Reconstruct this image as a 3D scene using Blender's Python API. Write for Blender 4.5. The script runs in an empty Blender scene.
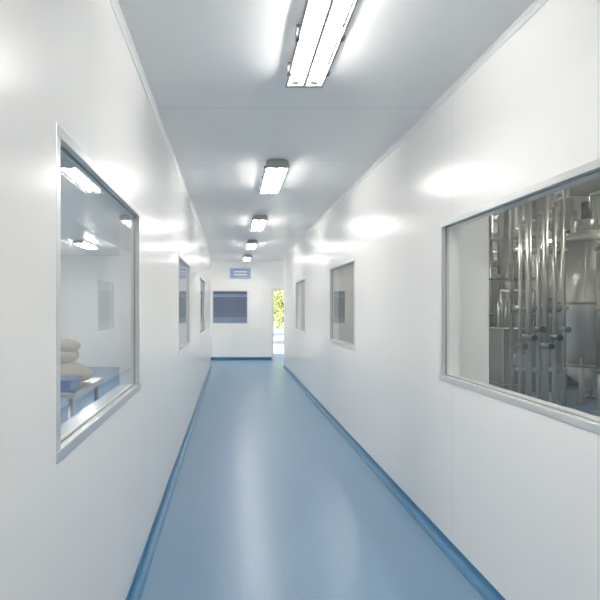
import bpy, bmesh, math, random
from mathutils import Vector, Matrix
random.seed(7)
scene = bpy.context.scene
scene.view_settings.view_transform = 'Standard'

# ------------------------------------------------------------------ constants
XL, XR = -0.505, 1.315       # corridor wall faces
H = 2.75                     # corridor ceiling
YB, YC, YE = -4.5, 12.4, 13.9
CX = (XL + XR) / 2
TH = 0.10
SILL, HEAD = 1.0, 1.985

# ------------------------------------------------------------------ materials
def newmat(name):
    m = bpy.data.materials.new(name); m.use_nodes = True
    nt = m.node_tree
    return m, nt, nt.nodes['Principled BSDF']

def simple(name, col, rough=0.5, metal=0.0, noise=0.03, scale=8.0, coat=0.0, bump=0.0):
    m, nt, b = newmat(name)
    N, L = nt.nodes, nt.links
    tc = N.new('ShaderNodeTexCoord'); nz = N.new('ShaderNodeTexNoise')
    nz.inputs['Scale'].default_value = scale; nz.inputs['Detail'].default_value = 3
    L.new(tc.outputs['Object'], nz.inputs['Vector'])
    mx = N.new('ShaderNodeMix'); mx.data_type = 'RGBA'
    mx.inputs[6].default_value = (*[max(0, c*(1-noise)) for c in col], 1)
    mx.inputs[7].default_value = (*[min(1, c*(1+noise)) for c in col], 1)
    L.new(nz.outputs['Fac'], mx.inputs[0]); L.new(mx.outputs[2], b.inputs['Base Color'])
    b.inputs['Roughness'].default_value = rough; b.inputs['Metallic'].default_value = metal
    b.inputs['Coat Weight'].default_value = coat; b.inputs['Coat Roughness'].default_value = 0.1
    if bump > 0:
        bp = N.new('ShaderNodeBump'); bp.inputs['Strength'].default_value = bump
        bp.inputs['Distance'].default_value = 0.01
        L.new(nz.outputs['Fac'], bp.inputs['Height']); L.new(bp.outputs['Normal'], b.inputs['Normal'])
    return m

def panel(name, col, axis='Y', pitch=1.18, offset=0.0, rough=0.25, seam=0.87, width=0.0025):
    """painted sandwich panel, thin joints every `pitch` metres along axis"""
    m, nt, b = newmat(name)
    N, L = nt.nodes, nt.links
    tc = N.new('ShaderNodeTexCoord'); sp = N.new('ShaderNodeSeparateXYZ')
    L.new(tc.outputs['Object'], sp.inputs[0])
    def mt(op, a, bb=None):
        n = N.new('ShaderNodeMath'); n.operation = op
        for i, v in enumerate((a, bb)):
            if v is None: continue
            if isinstance(v, (int, float)): n.inputs[i].default_value = v
            else: L.new(v, n.inputs[i])
        return n.outputs[0]
    t = mt('PINGPONG', mt('ADD', sp.outputs[axis], offset + 50*pitch), pitch/2)   # 0 at joints
    line = mt('LESS_THAN', t, width)
    mx = N.new('ShaderNodeMix'); mx.data_type = 'RGBA'
    mx.inputs[6].default_value = (*col, 1)
    mx.inputs[7].default_value = (*[c*seam for c in col], 1)
    L.new(line, mx.inputs[0]); L.new(mx.outputs[2], b.inputs['Base Color'])
    b.inputs['Roughness'].default_value = rough
    return m

def glassmat(name, tint=(0.94, 0.965, 0.965)):
    m = bpy.data.materials.new(name); m.use_nodes = True
    nt = m.node_tree; N, L = nt.nodes, nt.links; N.clear()
    o = N.new('ShaderNodeOutputMaterial'); t = N.new('ShaderNodeBsdfTransparent'); g = N.new('ShaderNodeBsdfGlossy')
    t.inputs[0].default_value = (*tint, 1); g.inputs['Roughness'].default_value = 0.015
    f = N.new('ShaderNodeLayerWeight'); f.inputs[0].default_value = 0.5
    p = N.new('ShaderNodeMath'); p.operation = 'POWER'; p.inputs[1].default_value = 3.8
    L.new(f.outputs['Facing'], p.inputs[0])
    r = N.new('ShaderNodeMapRange'); r.inputs[3].default_value = 0.10; r.inputs[4].default_value = 1.0
    L.new(p.outputs[0], r.inputs[0])
    mx = N.new('ShaderNodeMixShader')
    L.new(r.outputs[0], mx.inputs[0]); L.new(t.outputs[0], mx.inputs[1]); L.new(g.outputs[0], mx.inputs[2])
    L.new(mx.outputs[0], o.inputs[0])
    return m

def emit(name, col, s):
    m, nt, b = newmat(name)
    b.inputs['Base Color'].default_value = (*col, 1)
    b.inputs['Emission Color'].default_value = (*col, 1); b.inputs['Emission Strength'].default_value = s
    return m

def floormat():
    m, nt, b = newmat('blue_epoxy'); N, L = nt.nodes, nt.links
    tc = N.new('ShaderNodeTexCoord')
    n1 = N.new('ShaderNodeTexNoise'); n1.inputs['Scale'].default_value = 90; n1.inputs['Detail'].default_value = 4
    L.new(tc.outputs['Object'], n1.inputs['Vector'])
    cr = N.new('ShaderNodeValToRGB')
    cr.color_ramp.elements[0].position = 0.3; cr.color_ramp.elements[0].color = (0.115, 0.225, 0.35, 1)
    cr.color_ramp.elements[1].position = 0.7; cr.color_ramp.elements[1].color = (0.165, 0.28, 0.41, 1)
    L.new(n1.outputs['Fac'], cr.inputs[0]); L.new(cr.outputs[0], b.inputs['Base Color'])
    b.inputs['Roughness'].default_value = 0.32
    b.inputs['Specular IOR Level'].default_value = 0.8
    return m

M_WALL = panel('white_wall_panel', (0.925, 0.918, 0.90), 'Y', 1.18, 0.57)
M_WALLX = panel('white_wall_panel_x', (0.92, 0.91, 0.885), 'X', 1.18, 0.3)
M_CEIL = panel('ceiling_panel', (0.94, 0.938, 0.93), 'Y', 1.15, 0.2, rough=0.24, seam=0.84, width=0.005)
M_FLOOR = floormat()
M_BASE = simple('blue_cove', (0.04, 0.16, 0.30), 0.3)
M_TRIM = simple('white_trim', (0.88, 0.88, 0.87), 0.25)
M_ALU = simple('anodised_aluminium', (0.78, 0.79, 0.79), 0.28, 0.7)
M_GASK = simple('grey_gasket', (0.33, 0.35, 0.36), 0.5)
M_GLASS = glassmat('window_glass')
M_LAMPBODY = simple('lamp_body', (0.50, 0.51, 0.52), 0.35, 0.2)
M_REFL = simple('lamp_reflector', (0.9, 0.9, 0.9), 0.2)
M_TUBE = emit('lamp_tube', (1.0, 0.97, 0.925), 68)
M_CLIP = simple('lamp_clip', (0.16, 0.17, 0.18), 0.3, 0.6)
M_STEEL = simple('stainless_steel', (0.64, 0.63, 0.59), 0.3, 0.9)
M_STEELD = simple('dull_steel', (0.32, 0.32, 0.29), 0.4, 0.6)
M_DARK = simple('dark_rubber', (0.04, 0.045, 0.05), 0.5)
M_GREYW = simple('grey_plant_wall', (0.44, 0.44, 0.40), 0.55)
M_BLUE = simple('blue_plastic', (0.05, 0.16, 0.42), 0.35)
M_SIGN = simple('sign_face', (0.25, 0.34, 0.50), 0.3)
M_BEIGE = simple('beige_sack', (0.72, 0.64, 0.55), 0.8, noise=0.12, bump=0.4)
M_BLIND = simple('blue_blind', (0.15, 0.20, 0.33), 0.5)
M_BLINDL = simple('pale_blue_panel', (0.36, 0.46, 0.66), 0.5)
M_LEAF = simple('leaf', (0.34, 0.46, 0.14), 0.6, noise=0.5, scale=3)
M_LEAFY = simple('leaf_yellow', (0.72, 0.70, 0.28), 0.6, noise=0.3, scale=3)
M_BARK = simple('bark', (0.2, 0.14, 0.09), 0.9)
M_GROUND = simple('pale_paving', (0.62, 0.6, 0.54), 0.8)

# ------------------------------------------------------------------ mesh helpers
class B:
    def __init__(s): s.bm = bmesh.new(); s.mats = []
    def mi(s, m):
        if m not in s.mats: s.mats.append(m)
        return s.mats.index(m)
    def box(s, x0, x1, y0, y1, z0, z1, m, bev=0):
        r = bmesh.ops.create_cube(s.bm, size=1)
        for v in r['verts']:
            v.co = Vector(((x0+x1)/2+v.co.x*(x1-x0), (y0+y1)/2+v.co.y*(y1-y0), (z0+z1)/2+v.co.z*(z1-z0)))
        fs = {f for v in r['verts'] for f in v.link_faces}
        if bev:
            es = list({e for v in r['verts'] for e in v.link_edges})
            rb = bmesh.ops.bevel(s.bm, geom=es, offset=bev, segments=2, affect='EDGES', profile=0.5)
            fs = {f for f in fs if f.is_valid} | set(rb['faces'])
        i = s.mi(m)
        for f in fs: f.material_index = i
    def cyl(s, p0, p1, r0, m, r1=None, seg=20, smooth=True):
        p0, p1 = Vector(p0), Vector(p1); d = p1-p0
        r1 = r0 if r1 is None else r1
        q = d.to_track_quat('Z', 'Y').to_matrix().to_4x4()
        r = bmesh.ops.create_cone(s.bm, cap_ends=True, segments=seg, radius1=r0, radius2=r1, depth=d.length,
                                  matrix=Matrix.Translation((p0+p1)/2) @ q)
        i = s.mi(m)
        for f in {f for v in r['verts'] for f in v.link_faces}:
            f.material_index = i; f.smooth = smooth and len(f.verts) == 4
    def sph(s, c, r, m, sc=(1, 1, 1), seg=20):
        res = bmesh.ops.create_uvsphere(s.bm, u_segments=seg, v_segments=seg//2, radius=r,
                                        matrix=Matrix.Translation(c) @ Matrix.Diagonal((*sc, 1)))
        i = s.mi(m)
        for f in {f for v in res['verts'] for f in v.link_faces}: f.material_index = i; f.smooth = True
    def prism(s, prof, y0, y1, m, ax='Y', smooth=False):
        def P(a, t, z): return (a, t, z) if ax == 'Y' else (t, a, z)
        v0 = [s.bm.verts.new(P(a, y0, z)) for a, z in prof]
        v1 = [s.bm.verts.new(P(a, y1, z)) for a, z in prof]
        n = len(prof); fs = []
        for i in range(n):
            fs.append(s.bm.faces.new((v0[i], v0[(i+1) % n], v1[(i+1) % n], v1[i])))
        fs.append(s.bm.faces.new(v0[::-1])); fs.append(s.bm.faces.new(v1))
        k = s.mi(m)
        for f in fs: f.material_index = k
        bmesh.ops.recalc_face_normals(s.bm, faces=fs)
    def pipe(s, pts, r, m, seg=12):
        for a, b in zip(pts[:-1], pts[1:]): s.cyl(a, b, r, m, seg=seg)
        for p in pts[1:-1]: s.sph(p, r*1.02, m, seg=12)
    def done(s, name, parent=None):
        me = bpy.data.meshes.new(name); s.bm.to_mesh(me); s.bm.free()
        for m in s.mats: me.materials.append(m)
        o = bpy.data.objects.new(name, me); scene.collection.objects.link(o)
        if parent: o.parent = parent
        return o

def empty(name, loc=(0, 0, 0)):
    e = bpy.data.objects.new(name, None); e.location = loc; e.empty_display_size = 0.1
    scene.collection.objects.link(e); return e

# ------------------------------------------------------------------ room shell
WR = [(1.5, 3.146), (5.3, 6.64), (8.85, 10.15)]
WL = [(1.435, 2.77), (4.78, 6.16), (8.2, 9.6)]

def wall_y(name, x0, x1, y0, y1, z1, wins, m):
    b = B(); c = y0
    for a, e in wins:
        b.box(x0, x1, c, a, 0, z1, m)
        b.box(x0, x1, a, e, 0, SILL, m); b.box(x0, x1, a, e, HEAD, z1, m)
        c = e
    b.box(x0, x1, c, y1, 0, z1, m)
    return b
b = wall_y('wall_left', XL-TH, XL, YB, YC, H, WL, M_WALL)
b.box(XL, XL+0.010, YB, 1.415, 0, H, M_WALL)   # first bay stands slightly proud
b.done('wall_left')
wall_y('wall_right', XR, XR+TH, YB, YC, 4.2, WR, M_WALL).done('wall_right')

b = B(); ex0, ex1 = -5.0, 9.2
wx0, wx1 = -0.53, 0.48; dx0, dx1 = 1.13, 2.03
b.box(ex0, wx0, YE, YE+TH, 0, H, M_WALLX)
b.box(wx0, wx1, YE, YE+TH, 0, SILL, M_WALLX); b.box(wx0, wx1, YE, YE+TH, 1.95, H, M_WALLX)
b.box(wx1, dx0, YE, YE+TH, 0, H, M_WALLX)
b.box(dx0, dx1, YE, YE+TH, 2.0, H, M_WALLX)
b.box(dx1, ex1, YE, YE+TH, 0, H, M_WALLX)
b.done('wall_end')
b = B(); b.box(XL-TH, XR+TH, YB-TH, YB, 0, H, M_WALLX); b.done('wall_back')
b = B(); b.box(-5.0, XL, YC, YC+0.02, 0, H, M_WALLX); b.box(-5.0, XL-TH, YC-TH, YC, 0, H, M_WALLX); b.done('wall_passage_left')
b = B(); b.box(XR, 9.2, YC, YC+0.02, 0, 4.2, M_WALLX); b.box(XR+TH, 9.2, YC-TH, YC, 0, 4.2, M_GREYW); b.done('wall_passage_right')
b = B(); b.box(-5.1, -5.0, -1.1, YE+TH, 0, H, M_WALL); b.done('wall_left_room_side')
b = B(); b.box(-5.0, XL-TH, -1.1, -1.0, 0, H, M_WALLX); b.done('wall_left_room_back')
b = B(); b.box(9.2, 9.3, -1.1, YE+TH, 0, 4.2, M_GREYW); b.done('wall_plant_side')
b = B(); b.box(XR+TH, 9.2, -1.1, -1.0, 0, 4.2, M_GREYW); b.done('wall_plant_back')

b = B(); b.box(-5.1, 9.3, YB-TH, YE+TH, -0.1, 0, M_FLOOR); b.done('floor')
b = B()
b.box(XL-TH, XR, YB-TH, YC, H, H+0.08, M_CEIL)
b.box(-5.1, XR, YC, YE+TH, H, H+0.08, M_CEIL); b.box(XR, 9.3, YC+0.02, YE+TH, H, H+0.08, M_CEIL)
b.box(-5.1, XL-TH, -1.1, YC, H, H+0.08, M_CEIL)
b.done('ceiling')
b = B(); b.box(XR+TH, 9.3, -1.1, YC, 4.2, 4.28, M_GREYW); b.done('ceiling_plant')

def cove(side, xw, y0, y1, sgn):
    b = B(); r = 0.04; hh = 0.055; prof = [(xw, 0.0), (xw, hh), (xw+sgn*0.005, hh)]
    for i in range(7):
        a = math.pi/2*i/6
        prof.append((xw+sgn*(0.005+r*(1-math.cos(a))), 0.003+r*(1-math.sin(a))))
    prof.append((xw+sgn*0.055, 0.003)); prof.append((xw+sgn*0.055, 0.0))
    b.prism(prof, y0, y1, M_BASE)
    return b.done('baseboard_'+side)
cove('left', XL, 1.415, YC, 1); cove('right', XR, YB, YC, -1)
b = B()
b.box(-5, dx0, YE-0.012, YE, 0, 0.085, M_BASE); b.box(dx1, 9.2, YE-0.012, YE, 0, 0.085, M_BASE)
b.done('baseboard_end')
for i, (xw, s, y0) in enumerate([(XL, 1, 1.415), (XR, -1, YB)]):
    b = B()
    prof = [(xw, H), (xw, H-0.026), (xw+s*0.004, H-0.026), (xw+s*0.010, H-0.016), (xw+s*0.016, H-0.010), (xw+s*0.026, H-0.004), (xw+s*0.026, H)]
    b.prism(prof, y0, YC, M_TRIM)
    b.done('trim_%d' % (i+1))
b = B(); b.box(-5, 9.2, YE-0.03, YE, H-0.03, H, M_TRIM); b.done('trim_3')

# ------------------------------------------------------------------ windows
wn = 0
def window_y(xw, sgn, y0, y1):
    global wn; wn += 1
    e = empty('window_%d' % wn)
    b = B(); f = 0.034; p = 0.005; xa, xb = xw - sgn*0.03, xw + sgn*p
    lo, hi = min(xa, xb), max(xa, xb)
    b.box(lo, hi, y0, y1, SILL, SILL+f, M_ALU, 0.003); b.box(lo, hi, y0, y1, HEAD-f, HEAD, M_ALU, 0.003)
    b.box(lo, hi, y0, y0+f, SILL+f, HEAD-f, M_ALU, 0.003); b.box(lo, hi, y1-f, y1, SILL+f, HEAD-f, M_ALU, 0.003)
    x2, x3 = xw - sgn*0.03, xw - sgn*(TH+0.006); l2, h2 = min(x2, x3), max(x2, x3)
    for (a, c, z0, z1) in [(y0, y1, SILL, SILL+0.03), (y0, y1, HEAD-0.03, HEAD), (y0, y0+0.03, SILL+0.03, HEAD-0.03), (y1-0.03, y1, SILL+0.03, HEAD-0.03)]:
        b.box(l2, h2, a, c, z0, z1, M_TRIM)
    b.done('frame', e)
    b = B(); g = 0.005; xa, xb = xw - sgn*0.028, xw - sgn*0.018; lo, hi = min(xa, xb), max(xa, xb)
    a0, a1, z0, z1 = y0+f, y1-f, SILL+f, HEAD-f
    b.box(lo, hi, a0, a1, z0, z0+g, M_GASK); b.box(lo, hi, a0, a1, z1-g, z1, M_GASK)
    b.box(lo, hi, a0, a0+g, z0, z1, M_GASK); b.box(lo, hi, a1-g, a1, z0, z1, M_GASK)
    b.done('gasket', e)
    me = bpy.data.meshes.new('pane'); xx = xw - sgn*0.02
    me.from_pydata([(xx, a0, z0), (xx, a1, z0), (xx, a1, z1), (xx, a0, z1)], [], [(0, 1, 2, 3)]); me.materials.append(M_GLASS)
    o = bpy.data.objects.new('pane', me); scene.collection.objects.link(o); o.parent = e
for a, c in WL: window_y(XL, 1, a, c)
for a, c in WR: window_y(XR, -1, a, c)
wn += 1; e = empty('window_%d' % wn); b = B(); f = 0.035
for (a, c, z0, z1) in [(wx0, wx1, SILL, SILL+f), (wx0, wx1, 1.95-f, 1.95), (wx0, wx0+f, SILL+f, 1.95-f), (wx1-f, wx1, SILL+f, 1.95-f)]:
    b.box(a, c, YE-0.008, YE+TH, z0, z1, M_ALU)
b.done('frame', e)
me = bpy.data.meshes.new('pane'); me.from_pydata([(wx0+f, YE+0.02, SILL+f), (wx1-f, YE+0.02, SILL+f), (wx1-f, YE+0.02, 1.95-f), (wx0+f, YE+0.02, 1.95-f)], [], [(0, 1, 2, 3)])
me.materials.append(M_GLASS); o = bpy.data.objects.new('pane', me); scene.collection.objects.link(o); o.parent = e
b = B(); n = 22; zt, zb = 1.95-f, SILL+f
b.box(wx0+f, wx1-f, YE+0.09, YE+0.10, zb, zt, M_BLIND)
for i in range(n):
    z = zt - (i+0.5)*(zt-zb)/n
    mm = M_BLINDL if (i > 17 or 1 < i < 4) else M_BLIND
    b.prism([(YE+0.05, z-0.018), (YE+0.053, z-0.019), (YE+0.078, z+0.016), (YE+0.075, z+0.017)], wx0+f, wx1-f, mm, ax='X')
b.done('blind_slats', e)

# ------------------------------------------------------------------ door (open) at the end
e = empty('door_1'); b = B(); t = 0.05
b.box(dx0, dx0+t, YE-0.012, YE+TH+0.01, 0, 2.0, M_ALU); b.box(dx1-t, dx1, YE-0.012, YE+TH+0.01, 0, 2.0, M_ALU)
b.box(dx0+t, dx1-t, YE-0.012, YE+TH+0.01, 1.95, 2.0, M_ALU)
b.done('frame', e)
b = B(); hx = dx1-t
b.box(hx-0.04, hx, YE+TH, YE+TH+0.8, 0.01, 1.95, M_TRIM, 0.003)
b.cyl((hx-0.04, YE+TH+0.72, 1.0), (hx-0.09, YE+TH+0.72, 1.0), 0.01, M_ALU); b.cyl((hx-0.09, YE+TH+0.73, 1.0), (hx-0.09, YE+TH+0.60, 1.0), 0.01, M_ALU)
b.done('leaf', e)

e = empty('exit_sign'); b = B()
b.box(-0.03, 0.55, YE-0.035, YE, 2.27, 2.56, M_BLINDL, 0.004); b.box(0.0, 0.52, YE-0.04, YE-0.035, 2.30, 2.53, M_SIGN)
for z in (2.36, 2.44): b.box(0.08, 0.44, YE-0.043, YE-0.04, z, z+0.03, M_TRIM)
b.done('panel', e)

# ------------------------------------------------------------------ ceiling lights
def lamp(x, y0, z, L=1.02, tube=M_TUBE):
    e = empty('ceiling_light', (x, y0, z)); w = 0.105
    b = B()
    b.prism([(-0.07, 0), (0.07, 0), (0.09, -0.02), (-0.09, -0.02)], 0.02, L-0.02, M_LAMPBODY)
    b.prism([(-0.09, -0.018), (0.09, -0.018), (0.09, -0.023), (-0.09, -0.023)], 0.01, L-0.01, M_REFL)
    for s in (-1, 1):        # side skirts, lower rims, clips
        b.prism([(s*0.092, -0.018), (s*0.088, -0.018), (s*0.092, -0.036), (s*0.096, -0.036)], 0, L, M_LAMPBODY)
        b.box(min(s*w, s*(w-0.012)), max(s*w, s*(w-0.012)), 0, L, -0.076, -0.066, M_LAMPBODY, 0.002)
        for ya in (0.14, L/2-0.015, L-0.18):
            b.box(min(s*(w+.005), s*(w-0.014)), max(s*(w+.005), s*(w-0.014)), ya, ya+0.035, -0.08, -0.02, M_CLIP)
        for ya in (0.03, L-0.055): b.box(s*0.052-0.018, s*0.052+0.018, ya, ya+0.025, -0.064, -0.022, M_TRIM)
    b.box(-0.008, 0.008, 0.0, L, -0.074, -0.066, M_LAMPBODY)
    b.box(-0.004, 0.004, 0.0, L, -0.067, -0.02, M_REFL)
    for ya in (0, L-0.025):
        b.prism([(-w+.01, -0.015), (w-.01, -0.015), (w, -0.076), (-w, -0.076)], ya, ya+0.025, M_LAMPBODY)
    b.done('housing', e)
    b = B()
    for s in (-1, 1): b.cyl((s*0.052, 0.055, -0.045), (s*0.052, L-0.055, -0.045), 0.019, tube, seg=16)
    b.done('tubes', e)
    return e
for k in range(-2, 5): lamp(CX, 1.76+2.6*k, H)
M_TUBE2 = emit('lamp_tube_room', (1, 0.97, 0.93), 230)
M_TUBE4 = emit('lamp_tube_passage', (1, 0.965, 0.90), 190)
for y in (1.5, 5.5, 9.5): lamp(-2.9, y, H, tube=M_TUBE2)
for x in (-2.4, 3.6): lamp(x, 12.6, H, tube=M_TUBE4)
M_TUBE3 = emit('lamp_tube_plant', (1, 0.96, 0.88), 200)
for x in (2.6, 6.6):
    for y in (0.6, 6.2, 10.4): lamp(x, y, 4.2, tube=M_TUBE3)

# ------------------------------------------------------------------ left room contents
TX = -0.12
e = empty('steel_table'); b = B()
b.box(-2.3+TX, -1.0+TX, 3.6, 4.4, 0.80, 0.84, M_STEEL, 0.004)
for x in (-2.25+TX, -1.05+TX):
    for y in (3.65, 4.35): b.cyl((x, y, 0), (x, y, 0.8), 0.02, M_STEEL)
b.box(-2.25+TX, -1.05+TX, 3.65, 4.35, 0.25, 0.27, M_STEEL)
b.done('frame', e)
b = B()
for (x, y, z, sx, sy, sz) in [(-1.36, 4.1, 0.925, 1.4, 1, .6), (-1.42, 4.12, 1.06, 1.2, .9, .55), (-1.26, 4.12, 0.905, .9, .9, .45), (-1.36, 4.1, 1.14, .9, .8, .4)]:
    b.sph((x, y, z), 0.14, M_BEIGE, (sx, sy, sz))
b.done('sack_pile')
b = B(); b.box(-1.36, -1.17, 3.64, 3.86, 0.84, 0.91, M_BLUE, 0.01); b.box(-1.38, -1.15, 3.62, 3.88, 0.91, 0.925, M_BLUE, 0.004); b.done('plastic_bin')

# ------------------------------------------------------------------ plant room contents
b = B(); b.box(XR+TH, 1.65, 3.2, 3.6, 0, 4.2, M_WALLX); b.done('column')

def tank(x, y, r, h, leg=0.55):
    e = empty('storage_tank', (x, y, 0)); b = B(); z0 = leg; z1 = h
    b.cyl((0, 0, z0), (0, 0, z1), r, M_STEEL, seg=40)
    b.sph((0, 0, z1), r, M_STEEL, (1, 1, 0.35), 32)
    b.cyl((0, 0, z0-0.32), (0, 0, z0), 0.07, M_STEEL, r1=r, seg=40)
    b.cyl((0, 0, z0-0.42), (0, 0, z0-0.3), 0.05, M_STEEL)
    for z in (z0+0.03, (z0+z1)/2, z1-0.03): b.cyl((0, 0, z-0.02), (0, 0, z+0.02), r+0.015, M_STEELD, seg=40)
    for i in range(4):
        a = math.pi/4+i*math.pi/2; b.cyl((r*0.92*math.cos(a), r*0.92*math.sin(a), 0), (r*0.92*math.cos(a), r*0.92*math.sin(a), z0+0.15), 0.035, M_STEEL)
        b.cyl((r*0.92*math.cos(a), r*0.92*math.sin(a), 0), (r*0.92*math.cos(a), r*0.92*math.sin(a), 0.02), 0.07, M_STEELD)
    b.done('vessel', e); b = B()
    b.cyl((0, 0, z1+r*0.3), (0, 0, z1+r*0.35+0.18), 0.12, M_STEELD); b.cyl((0, 0, z1+r*0.35+0.18), (0, 0, z1+r*0.35+0.45), 0.07, M_DARK)
    b.cyl((-r*0.5, 0, z1+r*0.2), (-r*0.5, 0, z1+r*0.35+0.15), 0.04, M_STEEL)
    b.cyl((0, -r+0.01, z0+0.5), (0, -r-0.06, z0+0.5), 0.17, M_STEEL, seg=28); b.cyl((0, -r-0.06, z0+0.5), (0, -r-0.09, z0+0.5), 0.2, M_STEELD, seg=28)
    b.cyl((-r*0.6, -r*0.75, z0+0.1), (-r*0.6, -r*0.75, z1-0.1), 0.02, M_STEEL)
    b.done('fittings', e)
tank(5.55, 7.8, 0.42, 2.5); tank(5.45, 6.7, 0.45, 2.3); tank(6.75, 10.2, 0.5, 2.7); tank(6.9, 8.6, 0.5, 2.6)
tank(7.95, 10.2, 0.5, 2.8)

def column(x, y, r, h):
    e = empty('evaporator_column', (x, y, 0)); b = B()
    b.cyl((0, 0, 0), (0, 0, 0.04), r*1.7, M_STEELD, seg=28); b.cyl((0, 0, 0.04), (0, 0, h), r, M_STEEL, seg=28)
    b.sph((0, 0, h), r, M_STEEL, (1, 1, .6))
    for z in (0.6, 1.3, 2.0, 2.8): b.cyl((0, 0, z), (0, 0, z+0.05), r*1.3, M_STEELD, seg=28)
    b.pipe([(0, 0, h), (0, 0, h+0.2), (0.0, 0.3, h+0.2), (0, 0.3, h-0.8)], r*0.35, M_STEEL)
    b.done('shell', e)
column(5.55, 9.95, 0.11, 3.5); column(5.15, 10.0, 0.08, 3.3); column(5.98, 9.75, 0.13, 3.7); column(6.12, 9.1, 0.09, 3.4)
column(4.95, 10.6, 0.12, 3.6); column(5.9, 10.6, 0.14, 3.6); column(6.2, 8.3, 0.08, 3.2)

e = empty('pump_skid', (-0.05, -0.25, 0)); b = B()
for (x0, x1, y0, y1) in [(4.72, 5.78, 8.85, 8.92), (4.72, 5.78, 9.5, 9.57), (4.72, 4.79, 8.92, 9.5), (5.71, 5.78, 8.92, 9.5)]:
    b.box(x0, x1, y0, y1, 0, 0.12, M_STEELD)
b.box(4.75, 5.2, 8.9, 9.5, 0.12, 1.1, M_STEEL, 0.015); b.box(5.22, 5.75, 8.95, 9.5, 0.12, 1.35, M_STEELD, 0.015)
b.box(4.80, 5.15, 8.88, 8.9, 0.25, 1.0, M_STEELD, 0.005); b.box(5.3, 5.66, 8.93, 8.95, 0.95, 1.22, M_TRIM, 0.004)
b.cyl((4.95, 8.85, 0.55), (4.95, 8.70, 0.55), 0.12, M_STEEL); b.cyl((4.95, 8.70, 0.12), (4.95, 8.70, 0.6), 0.04, M_STEEL)
b.cyl((4.95, 8.70, 0.0), (4.95, 8.70, 0.14), 0.06, M_STEELD)
for x in (4.85, 4.97, 5.09): b.cyl((x, 9.2, 1.1), (x, 9.2, 1.55), 0.03, M_STEEL)
b.pipe([(5.45, 9.2, 1.35), (5.45, 9.2, 1.75), (4.9, 9.2, 1.75), (4.9, 9.2, 1.1)], 0.035, M_STEEL)
b.done('machinery', e)

# pipe manifold in front of the vessels
e = empty('pipe_manifold'); b = B(); yy = 7.3
for i, (x, r, zt) in enumerate([(4.22, 0.028, 3.0), (4.34, 0.045, 3.2), (4.48, 0.025, 2.75), (4.58, 0.05, 3.3), (4.72, 0.03, 2.9), (4.84, 0.022, 3.05)]):
    b.cyl((x, yy, 0), (x, yy, 0.02), r*2, M_STEELD)
    b.pipe([(x, yy, 0.02), (x, yy, zt), (x, yy+0.35, zt)], r, M_STEEL)
    z = 0.9 + 0.12*(i % 3)
    b.cyl((x, yy, z-0.04), (x, yy, z+0.04), r*1.7, M_STEELD); b.cyl((x, yy-r*1.2, z), (x, yy-r*1.2-0.09, z), 0.008, M_STEEL)
    b.cyl((x, yy-r*1.2-0.09, z), (x, yy-r*1.2-0.1, z), 0.045, M_DARK)
for z, r in ((0.55, 0.03), (1.45, 0.035), (2.3, 0.03), (2.6, 0.022)):
    b.cyl((4.15, yy+0.02, z), (4.92, yy+0.02, z), r, M_STEEL)
b.box(4.12, 4.16, yy+0.07, yy+0.11, 0, 3.3, M_STEELD); b.box(4.9, 4.94, yy+0.07, yy+0.11, 0, 3.3, M_STEELD)
for z in (0.5, 1.4, 2.25): b.box(4.12, 4.94, yy+0.05, yy+0.09, z, z+0.04, M_STEELD)
b.done('pipework', e)

e = empty('pipe_rack'); b = B()
for x in (4.45, 6.0, 7.6):
    for y in (11.1, 11.7): b.box(x-0.05, x+0.05, y-0.05, y+0.05, 0, 3.6, M_STEELD)
for z in (2.1, 2.95, 3.5):
    b.box(4.4, 7.65, 11.65, 11.75, z, z+0.1, M_STEELD); b.box(4.4, 7.65, 11.05, 11.15, z, z+0.1, M_STEELD)
for i, z in enumerate((2.35, 2.55, 2.72, 3.15, 3.28, 3.42)):
    r = [0.03, 0.045, 0.025, 0.05, 0.03, 0.04][i]; yy = 11.5 - 0.05*i
    b.pipe([(4.45, yy, z), (7.6, yy, z)], r, M_STEEL)
for i in range(9):
    x = 4.7+i*0.33; b.pipe([(x, 11.6, 0), (x, 11.6, 2.2+0.15*(i % 3)), (x, 11.2, 2.5+0.1*(i % 4))], 0.025+0.012*(i % 3), M_STEEL)
b.done('frame', e)

e = empty('access_platform'); b = B()
b.box(4.9, 6.6, 5.3, 6.1, 2.1, 2.16, M_STEELD)
for x in (4.95, 6.55):
    for y in (5.35, 6.05): b.box(x-0.04, x+0.04, y-0.04, y+0.04, 0, 2.1, M_STEELD)
for x in (4.92, 5.46, 6.0, 6.55): b.cyl((x, 5.33, 2.16), (x, 5.33, 3.16), 0.02, M_STEEL); b.cyl((x, 6.07, 2.16), (x, 6.07, 3.16), 0.02, M_STEEL)
for z in (2.65, 3.15): b.cyl((4.92, 5.33, z), (6.55, 5.33, z), 0.02, M_STEEL); b.cyl((4.92, 6.07, z), (6.55, 6.07, z), 0.02, M_STEEL)
b.done('deck', e)

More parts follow.
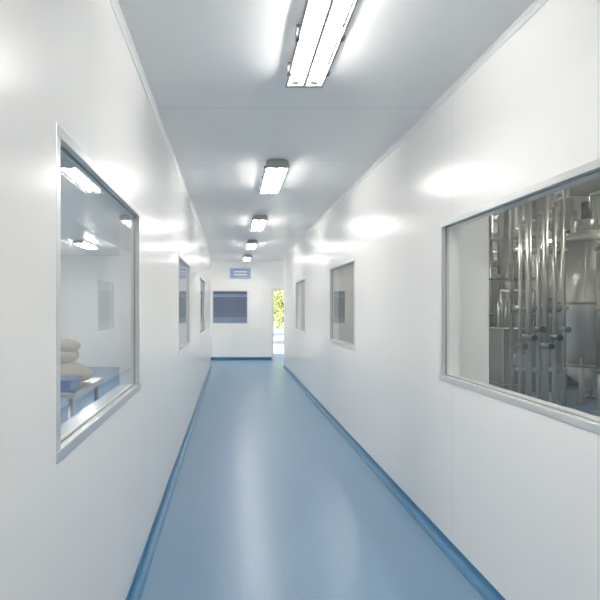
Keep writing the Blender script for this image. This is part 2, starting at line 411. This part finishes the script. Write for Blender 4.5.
# ------------------------------------------------------------------ outdoors
b = B(); b.box(-6, 14, YE+TH, 32, -0.15, -0.02, M_GROUND); b.done('ground')
def shrub(x, y, w, h, m2, name='garden_tree'):
    e = empty(name, (x, y, -0.02)); b = B()
    b.cyl((0, 0, 0), (0, 0, h*0.5), 0.09, M_BARK, r1=0.05)
    for i in range(6):
        a = i*1.05; b.cyl((0, 0, h*0.35), (w*0.5*math.cos(a), w*0.5*math.sin(a), h*0.7), 0.04, M_BARK, r1=0.015, seg=8)
    b.done('trunk', e)
    b = B(); k0, k1 = b.mi(M_LEAF), b.mi(m2)
    for i in range(4500):
        while True:
            p = Vector([random.uniform(-1, 1) for _ in range(3)])
            if 0.2 < p.length < 1: break
        c = Vector((p.x*w, p.y*w, h*0.6+p.z*h*0.42)); s = random.uniform(0.04, 0.09)
        u = Vector([random.gauss(0, 1) for _ in range(3)]).normalized(); v = u.orthogonal().normalized()
        f = b.bm.faces.new([b.bm.verts.new(c+u*s), b.bm.verts.new(c+v*s*.5), b.bm.verts.new(c-u*s), b.bm.verts.new(c-v*s*.5)])
        f.material_index = k1 if random.random() < 0.6 else k0
    b.done('foliage', e)
shrub(2.2, 20.0, 1.5, 3.4, M_LEAFY); shrub(3.4, 24.0, 1.6, 4.2, M_LEAFY); shrub(1.2, 26, 1.5, 4.5, M_LEAFY)

w = bpy.data.worlds.new('World'); scene.world = w; w.use_nodes = True
nt = w.node_tree; bg = nt.nodes['Background']; sk = nt.nodes.new('ShaderNodeTexSky')
sk.sky_type = 'NISHITA'; sk.sun_elevation = math.radians(48); sk.sun_rotation = math.radians(160); sk.sun_disc = False
nt.links.new(sk.outputs[0], bg.inputs[0]); bg.inputs[1].default_value = 0.45
s = bpy.data.lights.new('sun', 'SUN'); s.energy = 8; s.angle = 0.01; s.color = (1, .96, .88)
so = bpy.data.objects.new('sun', s); so.rotation_euler = (math.radians(42), 0, math.radians(-30)); so.location = (0, 0, 20); scene.collection.objects.link(so)

# ------------------------------------------------------------------ camera
cam = bpy.data.cameras.new('camera'); co = bpy.data.objects.new('camera', cam); scene.collection.objects.link(co)
co.location = (0, 0, 1.45); co.rotation_euler = (math.radians(90), 0, 0)
cam.sensor_width = 36; cam.lens = 30; cam.shift_x = 69/600; cam.shift_y = 8/600; cam.clip_start = 0.05
scene.camera = co
